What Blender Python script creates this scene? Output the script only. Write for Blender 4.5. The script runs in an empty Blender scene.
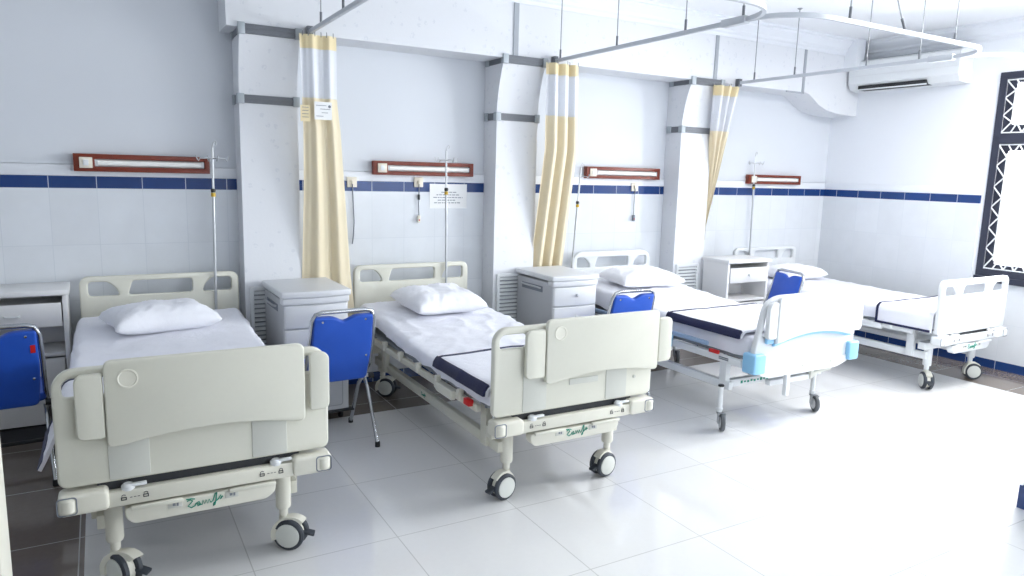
import bpy, bmesh, math, random
from mathutils import Vector, Matrix, noise, Euler
random.seed(7)
C = bpy.context.scene.collection
PI = math.pi
def R(a): return math.radians(a)

# ------------------------------------------------------------------ materials
def srgb(h):
    h = h.lstrip('#'); v = [int(h[i:i+2], 16)/255 for i in (0, 2, 4)]
    return tuple((c/12.92 if c <= .04045 else ((c+.055)/1.055)**2.4) for c in v) + (1,)
class NT:
    def __init__(s, name):
        s.m = bpy.data.materials.new(name); s.m.use_nodes = True
        s.t = s.m.node_tree; s.t.nodes.clear()
        s.out = s.n('ShaderNodeOutputMaterial')
    def n(s, typ, **kw):
        x = s.t.nodes.new(typ)
        for k, v in kw.items(): setattr(x, k, v)
        return x
    def l(s, a, b): s.t.links.new(a, b)
    def math(s, op, a, b=None, c=None):
        x = s.n('ShaderNodeMath', operation=op)
        for i, v in enumerate((a, b, c)):
            if v is None: continue
            if isinstance(v, (int, float)): x.inputs[i].default_value = v
            else: s.l(v, x.inputs[i])
        return x.outputs[0]
    def mix(s, f, a, b):
        x = s.n('ShaderNodeMix', data_type='RGBA')
        for i, v in ((0, f), (6, a), (7, b)):
            if isinstance(v, (int, float, tuple)): x.inputs[i].default_value = v
            else: s.l(v, x.inputs[i])
        return x.outputs[2]
    def bsdf(s, **kw):
        b = s.n('ShaderNodeBsdfPrincipled')
        for k, v in kw.items():
            k = k.replace('_', ' ')
            if isinstance(v, (int, float, tuple)): b.inputs[k].default_value = v
            else: s.l(v, b.inputs[k])
        s.l(b.outputs[0], s.out.inputs[0]); return b
def mat(name, col, rough=.5, metal=0., nscale=30., namp=.06, bump=0., bscale=200., coat=0., spec=.5):
    t = NT(name); c = srgb(col) if isinstance(col, str) else col
    tc = t.n('ShaderNodeTexCoord')
    nz = t.n('ShaderNodeTexNoise'); nz.inputs['Scale'].default_value = nscale; t.l(tc.outputs['Object'], nz.inputs['Vector'])
    dark = tuple(x*(1-namp) for x in c[:3])+(1,)
    cc = t.mix(nz.outputs['Fac'], dark, c)
    b = t.bsdf(Base_Color=cc, Roughness=rough, Metallic=metal, Coat_Weight=coat, Specular_IOR_Level=spec)
    if bump:
        n2 = t.n('ShaderNodeTexNoise'); n2.inputs['Scale'].default_value = bscale; t.l(tc.outputs['Object'], n2.inputs['Vector'])
        bp = t.n('ShaderNodeBump'); bp.inputs['Strength'].default_value = bump; bp.inputs['Distance'].default_value = .002
        t.l(n2.outputs['Fac'], bp.inputs['Height']); t.l(bp.outputs[0], b.inputs['Normal'])
    return t.m
def tile_mat(name, col, grout, wx, wz, ox, oz, axis, rough=.2, g=.004, vein=.12, bump=.3):
    """tiles laid in world space; axis = which horizontal coordinate runs along the wall"""
    t = NT(name); ge = t.n('ShaderNodeNewGeometry'); sp = t.n('ShaderNodeSeparateXYZ'); t.l(ge.outputs['Position'], sp.inputs[0])
    def line(v, w, o):
        a = t.math('SUBTRACT', v, o); a = t.math('DIVIDE', a, w); f = t.math('FRACT', a)
        d = t.math('MINIMUM', f, t.math('SUBTRACT', 1., f))
        return t.math('LESS_THAN', d, g/2/w), t.math('FLOOR', a)
    m1, i1 = line(sp.outputs[axis], wx, ox)
    m2, i2 = line(sp.outputs[2], wz, oz)
    msk = t.math('MAXIMUM', m1, m2)
    wn = t.n('ShaderNodeTexWhiteNoise', noise_dimensions='2D'); cb = t.n('ShaderNodeCombineXYZ'); t.l(i1, cb.inputs[0]); t.l(i2, cb.inputs[1]); t.l(cb.outputs[0], wn.inputs['Vector'])
    nz = t.n('ShaderNodeTexNoise'); nz.inputs['Scale'].default_value = 9; nz.inputs['Detail'].default_value = 6; t.l(ge.outputs['Position'], nz.inputs['Vector'])
    c = srgb(col); d = tuple(x*(1-vein) for x in c[:3])+(1,)
    f = t.math('MULTIPLY_ADD', wn.outputs['Value'], .35, t.math('MULTIPLY', nz.outputs['Fac'], .7))
    cc = t.mix(msk, t.mix(f, c, d), srgb(grout))
    b = t.bsdf(Base_Color=cc, Roughness=rough)
    bp = t.n('ShaderNodeBump'); bp.inputs['Strength'].default_value = bump; bp.inputs['Distance'].default_value = .001
    t.l(t.math('SUBTRACT', 1., msk), bp.inputs['Height']); t.l(bp.outputs[0], b.inputs['Normal'])
    return t.m
def floor_mat():
    t = NT('floor_tiles'); ge = t.n('ShaderNodeNewGeometry'); sp = t.n('ShaderNodeSeparateXYZ'); t.l(ge.outputs['Position'], sp.inputs[0])
    X, Y = sp.outputs[0], sp.outputs[1]
    def line(v, w, o, g):
        a = t.math('DIVIDE', t.math('SUBTRACT', v, o), w); f = t.math('FRACT', a)
        d = t.math('MINIMUM', f, t.math('SUBTRACT', 1., f))
        return t.math('LESS_THAN', d, g/2/w), t.math('FLOOR', a)
    m1, i1 = line(X, .6, 0, .0045); m2, i2 = line(Y, .6, 0, .0045)
    main = t.math('MAXIMUM', m1, m2)
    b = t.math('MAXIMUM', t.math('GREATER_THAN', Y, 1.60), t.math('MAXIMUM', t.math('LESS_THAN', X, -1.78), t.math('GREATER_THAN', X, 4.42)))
    wn = t.n('ShaderNodeTexWhiteNoise', noise_dimensions='2D'); cb = t.n('ShaderNodeCombineXYZ'); t.l(i1, cb.inputs[0]); t.l(i2, cb.inputs[1]); t.l(cb.outputs[0], wn.inputs['Vector'])
    nz = t.n('ShaderNodeTexNoise'); nz.inputs['Scale'].default_value = 40; nz.inputs['Detail'].default_value = 8; t.l(ge.outputs['Position'], nz.inputs['Vector'])
    f = t.math('MULTIPLY_ADD', wn.outputs['Value'], .3, t.math('MULTIPLY', nz.outputs['Fac'], .5))
    pale = t.mix(f, srgb('e0e0e0'), srgb('d7d7d7'))
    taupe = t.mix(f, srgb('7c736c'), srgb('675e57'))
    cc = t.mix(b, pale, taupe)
    cc = t.mix(main, cc, srgb('bcbcbb'))
    n2 = t.n('ShaderNodeTexNoise'); n2.inputs['Scale'].default_value = 3; t.l(ge.outputs['Position'], n2.inputs['Vector'])
    rg = t.math('MULTIPLY_ADD', n2.outputs['Fac'], .06, .05)
    bs = t.bsdf(Base_Color=cc, Roughness=rg, Specular_IOR_Level=.5)
    bp = t.n('ShaderNodeBump'); bp.inputs['Strength'].default_value = .2; bp.inputs['Distance'].default_value = .001
    t.l(t.math('SUBTRACT', 1., main), bp.inputs['Height']); t.l(bp.outputs[0], bs.inputs['Normal'])
    return t.m
def wallpaper_mat():
    t = NT('column_wallpaper'); tc = t.n('ShaderNodeTexCoord')
    v = t.n('ShaderNodeTexVoronoi'); v.inputs['Scale'].default_value = 14; t.l(tc.outputs['Object'], v.inputs['Vector'])
    m = t.math('LESS_THAN', v.outputs['Distance'], .22)
    nz = t.n('ShaderNodeTexNoise'); nz.inputs['Scale'].default_value = 60; t.l(tc.outputs['Object'], nz.inputs['Vector'])
    m = t.math('MULTIPLY', m, t.math('GREATER_THAN', nz.outputs['Fac'], .48))
    cc = t.mix(t.math('MULTIPLY', m, .4), srgb('dcdee2'), srgb('c6cad2'))
    b = t.bsdf(Base_Color=cc, Roughness=.55)
    bp = t.n('ShaderNodeBump'); bp.inputs['Strength'].default_value = .25; bp.inputs['Distance'].default_value = .002
    t.l(nz.outputs['Fac'], bp.inputs['Height']); t.l(bp.outputs[0], b.inputs['Normal'])
    return t.m
def fabric_mat(name, col, weave=900., rough=.85, folds=True, strength=.25):
    t = NT(name); tc = t.n('ShaderNodeTexCoord'); c = srgb(col)
    nz = t.n('ShaderNodeTexNoise'); nz.inputs['Scale'].default_value = 6; nz.inputs['Detail'].default_value = 5; t.l(tc.outputs['Object'], nz.inputs['Vector'])
    d = tuple(x*.95 for x in c[:3])+(1,)
    b = t.bsdf(Base_Color=t.mix(nz.outputs['Fac'], d, c), Roughness=rough, Sheen_Weight=.15)
    n2 = t.n('ShaderNodeTexNoise'); n2.inputs['Scale'].default_value = weave; t.l(tc.outputs['Object'], n2.inputs['Vector'])
    h = n2.outputs['Fac']
    if folds:
        n3 = t.n('ShaderNodeTexNoise'); n3.inputs['Scale'].default_value = 11; n3.inputs['Detail'].default_value = 3; n3.inputs['Distortion'].default_value = 1.2
        t.l(tc.outputs['Object'], n3.inputs['Vector']); h = t.math('MULTIPLY_ADD', n3.outputs['Fac'], 6., h)
    bp = t.n('ShaderNodeBump'); bp.inputs['Strength'].default_value = strength; bp.inputs['Distance'].default_value = .002
    t.l(h, bp.inputs['Height']); t.l(bp.outputs[0], b.inputs['Normal'])
    return t.m
def sheer_mat(name, col, alpha, trans=.4):
    t = NT(name); c = srgb(col)
    d = t.n('ShaderNodeBsdfDiffuse'); d.inputs[0].default_value = c
    tl = t.n('ShaderNodeBsdfTranslucent'); tl.inputs[0].default_value = c
    tr = t.n('ShaderNodeBsdfTransparent')
    m1 = t.n('ShaderNodeMixShader'); m1.inputs[0].default_value = trans; t.l(d.outputs[0], m1.inputs[1]); t.l(tl.outputs[0], m1.inputs[2])
    m2 = t.n('ShaderNodeMixShader'); t.l(tr.outputs[0], m2.inputs[1]); t.l(m1.outputs[0], m2.inputs[2])
    if alpha < 1:
        tc = t.n('ShaderNodeTexCoord'); ch = t.n('ShaderNodeTexChecker'); ch.inputs['Scale'].default_value = 260; t.l(tc.outputs['Object'], ch.inputs['Vector'])
        t.l(t.math('MULTIPLY_ADD', ch.outputs['Fac'], .3, alpha-.15), m2.inputs[0])
    else: m2.inputs[0].default_value = 1
    t.l(m2.outputs[0], t.out.inputs[0]); return t.m
def emit_mat(name, col, s):
    t = NT(name); e = t.n('ShaderNodeEmission'); e.inputs[0].default_value = srgb(col); e.inputs[1].default_value = s
    t.l(e.outputs[0], t.out.inputs[0]); return t.m
def glass_mat():
    t = NT('window_glass'); g = t.n('ShaderNodeBsdfGlossy'); g.inputs['Roughness'].default_value = .02
    tr = t.n('ShaderNodeBsdfTransparent'); fr = t.n('ShaderNodeFresnel'); fr.inputs[0].default_value = 1.45
    m = t.n('ShaderNodeMixShader'); t.l(fr.outputs[0], m.inputs[0]); t.l(tr.outputs[0], m.inputs[1]); t.l(g.outputs[0], m.inputs[2])
    t.l(m.outputs[0], t.out.inputs[0]); return t.m

M = {}
M['floor'] = floor_mat()
M['wall'] = mat('painted_wall', 'd6dae0', .6, nscale=2, namp=.03, bump=.1, bscale=120)
M['wall_white'] = mat('white_paint', 'e6e9ee', .55, nscale=2, namp=.03)
M['ceiling'] = mat('ceiling_paint', 'eef0f3', .8, nscale=2, namp=.02)
M['tile_back'] = tile_mat('wall_tiles_back', 'dfe3e8', 'cfd4da', .246, .34, -1.902, 1.4216-.34*5, 0, bump=.25)
M['tile_right'] = tile_mat('wall_tiles_right', 'dfe3e8', 'd3d8de', .246, .34, .65, 1.4216-.34*5, 1, bump=.25)
M['blue_back'] = tile_mat('blue_band_back', '20427f', 'b9c2cf', .246, 5., -1.902, -1., 0, rough=.25, vein=.35)
M['blue_right'] = tile_mat('blue_band_right', '20427f', 'b9c2cf', .246, 5., .65, -1., 1, rough=.25, vein=.35)
M['paper'] = wallpaper_mat()
M['band'] = mat('dark_grey_band', '6b6f76', .4, nscale=8, namp=.2)
M['bandcap'] = mat('aluminium_cap', 'a9b0b6', .4, .3)
M['trimgrey'] = mat('grey_strip', 'a3a8af', .45)
M['cream'] = mat('cream_plastic', 'dad9cc', .38, nscale=60, namp=.03, bump=.05, bscale=900)
M['cream_lt'] = mat('pale_cream_plastic', 'dedccf', .4, nscale=60, namp=.03)
M['cream_steel'] = mat('cream_painted_steel', 'd6d4c6', .35, nscale=40, namp=.03)
M['groove'] = mat('greyish_moulded_plastic', 'cbccc4', .45, nscale=50, namp=.03)
M['white_plastic'] = mat('white_plastic', 'dfe2e4', .35, namp=.03)
M['white_steel'] = mat('white_painted_steel', 'dee1e3', .3, namp=.02)
M['grey_plastic'] = mat('light_grey_plastic', 'd6d8da', .4, nscale=40, namp=.03)
M['grey_side'] = mat('grey_laminate', 'b4b6ba', .45, nscale=40, namp=.03)
M['cab_white'] = mat('white_laminate', 'dedede', .4, nscale=20, namp=.03)
M['darkgap'] = mat('dark_recess', '3a3c40', .7)
M['sheet'] = fabric_mat('white_cotton', 'e9eaf2', strength=.35)
M['pillow'] = fabric_mat('pillow_cotton', 'eff0f6', strength=.3)
M['navy'] = fabric_mat('navy_cotton', '161c45', folds=False)
M['blue_fabric'] = fabric_mat('blue_vinyl', '0f50bd', weave=500, rough=.5, folds=False, strength=.08)
M['chrome'] = mat('chrome_tube', 'b9bcc0', .18, 1., namp=.03)
M['steel'] = mat('brushed_steel', '9fa2a6', .3, .9, namp=.05)
M['rubber'] = mat('black_rubber', '17181b', .7)
M['tyre'] = mat('grey_tyre', '3b4048', .55)
M['tyre_lt'] = mat('worn_grey_tyre', '63666a', .6)
M['hub'] = mat('white_hub', 'd6d8d2', .4)
M['black'] = mat('black_plastic', '202226', .5)
M['wood'] = mat('red_brown_wood', '7d2f18', .38, nscale=25, namp=.3)
M['tube'] = mat('white_lamp_tube', 'f2f2ee', .3, namp=.01)
M['plate'] = mat('ivory_switch', 'e2dbcb', .4, namp=.02)
M['curtain'] = sheer_mat('yellow_curtain', 'f3ead2', 1., .32)
M['band_y'] = sheer_mat('yellow_curtain_heading', 'f3e7c4', 1., .32)
M['mesh'] = sheer_mat('white_curtain_mesh', 'eff1f5', .95, .3)
M['track'] = mat('white_aluminium_track', 'bcc0c6', .4, .2)
M['rod'] = mat('grey_hanger_rod', '9b9ea2', .4, .5)
M['teal'] = mat('teal_print', '1c8f76', .5)
M['ink'] = mat('dark_print', '2c2e33', .6)
M['inkgrey'] = mat('grey_print', '7c828c', .6)
M['red'] = mat('red_plastic', 'cf1f1f', .4)
M['sky_blue'] = mat('light_blue_plastic', '8fc4e8', .35)
M['steel_blue'] = mat('grey_blue_plastic', '8fa6c2', .4)
M['blue_reflect'] = mat('painted_blue_reflection', 'c3d8ea', .35)  # tint of a reflection, put into the base colour
M['pole_steel'] = mat('pale_steel_tube', 'c2c5c8', .3, .5)
M['vent_grey'] = mat('grey_vent_backing', '9a9fa5', .6)
M['frame_dark'] = mat('dark_window_frame', '2c3040', .45)
M['notice'] = mat('white_paper', 'eff0f0', .8, namp=.01)
M['yellow'] = mat('yellow_plastic', 'c9a521', .4)
M['deck'] = mat('grey_bed_deck', '7f858c', .5)
M['glass'] = glass_mat()
M['outdoor'] = mat('pale_concrete', 'c9ccd0', .8)

# ------------------------------------------------------------------ mesh builder
class MB:
    def __init__(s): s.bm = bmesh.new()
    def box(s, x0, x1, y0, y1, z0, z1, bev=0., seg=2, M_=None):
        r = bmesh.ops.create_cube(s.bm, size=1.)
        vs = r['verts']
        for v in vs:
            v.co = Vector(((x0+x1)/2+v.co.x*(x1-x0), (y0+y1)/2+v.co.y*(y1-y0), (z0+z1)/2+v.co.z*(z1-z0)))
        if M_ is not None: bmesh.ops.transform(s.bm, matrix=M_, verts=vs)
        if bev:
            es = {e for v in vs for e in v.link_edges}
            bmesh.ops.bevel(s.bm, geom=list(es), offset=bev, segments=seg, affect='EDGES', profile=.5)
        return s
    def loft(s, secs, closed=True, caps=True):
        rings = [[s.bm.verts.new(p) for p in sec] for sec in secs]
        n = len(rings[0])
        for a, b in zip(rings, rings[1:]):
            for i in range(n if closed else n-1):
                j = (i+1) % n
                try: s.bm.faces.new((a[i], a[j], b[j], b[i]))
                except ValueError: pass
        if caps and closed:
            for r, fl in ((rings[0], True), (rings[-1], False)):
                try: s.bm.faces.new(r[::-1] if fl else r)
                except ValueError: pass
        return s
    def cyl(s, p0, p1, r0, r1=None, seg=16):
        p0, p1 = Vector(p0), Vector(p1); r1 = r0 if r1 is None else r1
        d = (p1-p0).normalized(); u = d.orthogonal().normalized(); w = d.cross(u)
        ring = lambda p, r: [p+(u*math.cos(2*PI*i/seg)+w*math.sin(2*PI*i/seg))*r for i in range(seg)]
        return s.loft([ring(p0, r0), ring(p1, r1)])
    def disc(s, c, ax, prof, seg=28):
        """lathe: prof = [(t along axis, radius)]"""
        c = Vector(c); d = Vector(ax).normalized(); u = d.orthogonal().normalized(); w = d.cross(u)
        return s.loft([[c+d*t+(u*math.cos(2*PI*i/seg)+w*math.sin(2*PI*i/seg))*r for i in range(seg)] for t, r in prof])
    def tube(s, pts, r, seg=10, closed=False, prof=None):
        pts = [Vector(p) for p in pts]; n = len(pts)
        tg = []
        for i in range(n):
            if closed: d = pts[(i+1) % n]-pts[i-1]
            else: d = pts[min(i+1, n-1)]-pts[max(i-1, 0)]
            tg.append(d.normalized())
        u = tg[0].orthogonal().normalized()
        if abs(tg[0].z) < .9: u = Vector((0, 0, 1)).cross(tg[0]).normalized()
        secs = []
        for p, d in zip(pts, tg):
            u = (u-d*u.dot(d)).normalized(); w = d.cross(u)
            if prof: secs.append([p+u*a+w*b for a, b in prof])
            else: secs.append([p+(u*math.cos(2*PI*k/seg)+w*math.sin(2*PI*k/seg))*r for k in range(seg)])
        if closed: secs.append(secs[0])
        return s.loft(secs, caps=not closed)
    def add(s, me, M_=None):
        n0 = len(s.bm.verts); s.bm.from_mesh(me); s.bm.verts.ensure_lookup_table()
        if M_ is not None: bmesh.ops.transform(s.bm, matrix=M_, verts=s.bm.verts[n0:])
        return s
    def plate(s, outer, holes, y0, y1, bev=.004, M_=None):
        """2D outline in (x,z) with holes, thick from y0 to y1, rounded edges"""
        me = plate_mesh(outer, holes, y1-y0, bev)
        m = Matrix.Translation((0, (y0+y1)/2, 0)) @ Matrix.Rotation(PI/2, 4, 'X')
        s.add(me, m if M_ is None else M_ @ m); bpy.data.meshes.remove(me); return s
    def mesh(s, name, m, ang=40, smooth=True):
        bmesh.ops.remove_doubles(s.bm, verts=s.bm.verts, dist=1e-6)
        bmesh.ops.recalc_face_normals(s.bm, faces=s.bm.faces)
        me = bpy.data.meshes.new(name); s.bm.to_mesh(me); s.bm.free()
        me.materials.append(m if not isinstance(m, str) else M[m])
        if smooth: me.shade_smooth(); me.set_sharp_from_angle(angle=R(ang))
        return me
    def build(s, name, m, parent=None, ang=40, smooth=True):
        return link(name, s.mesh(name, m, ang, smooth), parent)
def link(name, me, parent=None):
    o = bpy.data.objects.new(name, me); C.objects.link(o); o.parent = parent; return o
def plate_mesh(outer, holes, th, bev):
    cu = bpy.data.curves.new('outline', 'CURVE'); cu.dimensions = '2D'; cu.fill_mode = 'BOTH'
    for loop in [outer]+list(holes):
        sp = cu.splines.new('POLY'); sp.points.add(len(loop)-1); sp.use_cyclic_u = True
        for p, (x, z) in zip(sp.points, loop): p.co = (x, z, 0, 1)
    cu.extrude = th/2-bev; cu.bevel_depth = bev; cu.bevel_resolution = 2; cu.offset = -bev
    o = bpy.data.objects.new('outline', cu); me = bpy.data.meshes.new_from_object(o)
    bpy.data.objects.remove(o); bpy.data.curves.remove(cu); return me
def rrect(x0, z0, x1, z1, r, n=6):
    """r = radius or [bottom-left, bottom-right, top-right, top-left]"""
    r = [r]*4 if isinstance(r, (int, float)) else r
    cs = [(x0+r[0], z0+r[0], PI), (x1-r[1], z0+r[1], 1.5*PI), (x1-r[2], z1-r[2], 0), (x0+r[3], z1-r[3], PI/2)]
    out = []
    for (cx, cz, a), rr in zip(cs, r):
        for k in range(n+1):
            t = a+k/n*PI/2; out.append((cx+rr*math.cos(t), cz+rr*math.sin(t)))
    return out
def rpoly(pts, r, n=5):
    """polygon with rounded corners; pts (x,z) or (x,z,r)"""
    out = []; N = len(pts)
    for i in range(N):
        p = Vector(pts[i][:2]); a = Vector(pts[i-1][:2]); b = Vector(pts[(i+1) % N][:2])
        rr = pts[i][2] if len(pts[i]) > 2 else r
        da, db = (a-p), (b-p); k = min(rr, da.length*.45, db.length*.45)
        s, e = p+da.normalized()*k, p+db.normalized()*k
        for j in range(n+1):
            t = j/n; q = s*(1-t)**2+p*2*t*(1-t)+e*t*t; out.append((q.x, q.y))
    return out

# ------------------------------------------------------------------ tagging
def tag(o, label, cat, group=None, kind=None):
    o['label'] = label; o['category'] = cat
    if group: o['group'] = group
    if kind: o['kind'] = kind
    return o
def thing(name, label, cat, loc=(0, 0, 0), rz=0., group=None):
    o = bpy.data.objects.new(name, None); C.objects.link(o); o.empty_display_size = .1
    o.location = loc; o.rotation_euler = (0, 0, rz)
    return tag(o, label, cat, group)
def struct(o, label=None):
    o['kind'] = 'structure'
    if label: o['label'] = label
    return o
def dup(root, loc, rz, label, group=None):
    r = root.copy(); C.objects.link(r); r.location = loc; r.rotation_euler = (0, 0, rz); r['label'] = label
    if group: r['group'] = group
    for ch in list(root.children):
        c = ch.copy(); C.objects.link(c); c.parent = r
        for g in list(ch.children):
            d = g.copy(); C.objects.link(d); d.parent = c
    return r

# ------------------------------------------------------------------ room dimensions
YB, XR, XL, YF, H = 2.29, 5.067, -3.4, -4.6, 2.95
ZS0, ZS1, ZT = 1.4216, 1.493, 1.56

def sbox(name, m, *a, bev=0.):
    return struct(MB().box(*a, bev=bev).build(name, m))
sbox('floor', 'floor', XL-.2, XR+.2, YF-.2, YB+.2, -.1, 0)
sbox('ceiling', 'ceiling', XL-.2, XR+.2, YF-.2, YB+.2, H, H+.1)
sbox('wall_back', 'wall', XL-.2, XR+.2, YB, YB+.2, 0, H)
sbox('wall_left', 'wall', XL-.2, XL, YF, YB, 0, H)
# right wall with its window openings, front wall with windows
W1 = (.66, -1.72, .80, 2.526)         # y far, y near, z bottom, z top
W2 = (-2.35, -4.2, .80, 2.526)
rw = MB()
for y0, y1, z0, z1 in ((W1[0], YB, 0, H), (W2[0], W1[1], 0, H), (YF, W2[1], 0, H), (W1[1], W1[0], 0, W1[2]), (W1[1], W1[0], W1[3], H),
                       (W2[1], W2[0], 0, W2[2]), (W2[1], W2[0], W2[3], H)):
    rw.box(XR, XR+.2, y0, y1, z0, z1)
struct(rw.build('wall_right', 'wall_white'))
fw = MB(); F0, F1 = .6, 4.4
for x0, x1, z0, z1 in ((XL-.2, F0, 0, H), (F1, XR+.2, 0, H), (F0, F1, 0, .9), (F0, F1, 2.5, H)):
    fw.box(x0, x1, YF-.2, YF, z0, z1)
struct(fw.build('wall_front', 'wall'))
# tiled wainscot, blue band, white cap
T = .012
sbox('trim_1', 'tile_back', XL, XR, YB-T, YB, .07, ZS0)
sbox('trim_2', 'blue_back', XL, XR, YB-T-.001, YB, ZS0, ZS1)
sbox('trim_3', 'wall_white', XL, XR, YB-T, YB, ZS1, ZT, bev=.003)
sbox('trim_4', 'tile_right', XR-T, XR, W1[0]+.04, YB-T, .07, ZS0)
sbox('trim_5', 'tile_right', XR-T, XR, YF, W1[0]+.04, .07, W1[2]-.05)
sbox('trim_6', 'blue_right', XR-T-.001, XR, W1[0]+.04, YB-T, ZS0, ZS1)
sbox('trim_7', 'wall_white', XR-T, XR, W1[0]+.04, YB-T, ZS1, ZT, bev=.003)
sbox('baseboard_back', 'blue_back', XL, XR-T, YB-T-.003, YB, 0, .075)
sbox('baseboard_right', 'blue_right', XR-T-.003, XR, YF, YB-T-.003, 0, .075)
# cornice of the right wall and the beam
def cornice(name, x0, y0, x1, y1, nx, ny):
    prof = [(0, 2.80), (.012, 2.80), (.014, 2.825), (.03, 2.84), (.032, 2.86), (.055, 2.885), (.075, 2.91), (.078, 2.93), (.10, 2.932), (.10, H), (0, H)]
    mb = MB(); mb.loft([[(x+nx*a, y+ny*a, z) for a, z in prof] for x, y in ((x0, y0), (x1, y1))])
    return struct(mb.build(name, 'wall_white', ang=25))
BY = 2.0                                # front face of beam
# beam over the columns, with a haunch at the right wall
bmx = [(-.93, 2.41), (4.27, 2.41), (4.33, 2.40), (4.40, 2.36), (4.48, 2.31), (4.60, 2.265), (4.78, 2.24), (XR, 2.235), (XR, H), (-.93, H)]
mb = MB(); mb.loft([[(x, y, z) for x, z in bmx] for y in (BY, YB)])
struct(mb.build('beam', 'paper', ang=25))
cornice('trim_8', -.93, BY, XR-.1, BY, 0, -1)
cornice('trim_9', XR, YF, XR, BY, -1, 0)
cornice('trim_10', XL, YB, -.93, YB, 0, -1)
sbox('trim_11', 'trimgrey', 1.05, 1.09, BY-.008, BY, 2.43, 2.80)
sbox('trim_12', 'trimgrey', 3.065, 3.10, BY-.008, BY, 2.43, 2.80)
mb = MB(); mb.box(4.215, 4.245, BY-.008, BY, 2.405, 2.80); mb.box(4.0, 4.245, BY-.008, BY, 2.395, 2.41)
struct(mb.build('trim_13', 'trimgrey'))
sbox('trim_14', 'wall_white', 4.80, 4.93, BY-.13, BY+.02, 2.66, H, bev=.004)
# thin cable trunking along the back wall
struct(MB().box(XL, XR, YB-.016, YB-T+.002, ZT+.005, ZT+.022).build('trim_15', 'wall'))

# columns: panelled shafts with a flared cap, dark bands and louvres
def column(i, x0):
    x1 = x0+.36
    mb = MB()
    def sec(z, y, e=0.): return [(x0, y, z), (x1+e, y, z), (x1+e, YB, z), (x0, YB, z)]
    secs = [sec(0, 2.09), sec(1.968, 2.09)]
    struct(MB().loft(secs).build('column', 'paper', ang=20), 'papered column shaft')
    cap = [sec(2.02, 2.09)]
    for k in range(1, 9):
        t = k/8; cap.append(sec(2.02+.355*t, 2.09-.085*(t**1.8)))
    struct(MB().loft(cap).build('column_cap', 'paper', ang=20))
    for z0, z1, y in ((1.968, 2.02, 2.082), (2.372, 2.43, 1.985)):
        b = MB(); b.box(x0+.028, x1-.028, y, YB-.02, z0, z1)
        for k in (.3, .7): b.box(x0+.028, x1-.028, y-.003, y+.01, z0+(z1-z0)*k-.006, z0+(z1-z0)*k+.006)
        b.box(x0-.006, x0+.1, y+.03, YB-.06, z0, z1)
        struct(b.build('column_band', 'band'))
        c = MB()
        for xa, xb in ((x0-.012, x0+.03), (x1-.03, x1+.012)): c.box(xa, xb, y-.006, y+.04, z0-.004, z1+.006, bev=.002)
        c.box(x0-.012, x0+.03, YB-.07, YB-.016, z0-.004, z1+.006, bev=.002)
        struct(c.build('column_band_cap', 'bandcap'))
    g = thing('louvre_vent', ['white louvred vent low on the column between the two nearest beds', 'white louvred vent on the column behind the grey cabinet between the beds with navy-edged blankets',
              'white louvred vent on the column left of the white open cabinet'][i], 'vent', (x0+.16, 2.09, 0), 0, 'louvred vents on the columns')
    f = MB(); f.plate(rrect(-.135, .30, .135, .80, .006), [rrect(-.11, .325, .11, .775, .004)], -.022, -.001, .003); f.build('frame', 'white_plastic', g)
    f = MB(); f.box(-.112, .112, -.004, -.001, .323, .777); f.build('backing', 'vent_grey', g)
    s = MB()
    for k in range(15): s.box(-.112, .112, -.012, .012, -.0025, .0025, M_=Matrix.Translation((0, -.012, .34+k*.030)) @ Matrix.Rotation(R(38), 4, 'X'))
    s.build('slat', 'white_plastic', g)
CX = (-.855, .975, 2.82)
for i, x in enumerate(CX): column(i, x)

# pier at the right edge and jamb at the left edge of the view
sbox('trim_17', 'wall_white', 2.25, 2.75, -1.62, -1.12, .12, H)
sbox('trim_18', 'blue_back', 2.24, 2.76, -1.63, -1.11, 0, .12)
sbox('trim_19', 'cream_lt', -2.15, -1.866, -1.05, -.90, 0, 2.3, bev=.008)
sbox('trim_20', 'cream_lt', -3.4, -2.15, -1.05, -.90, 0, H)

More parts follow.
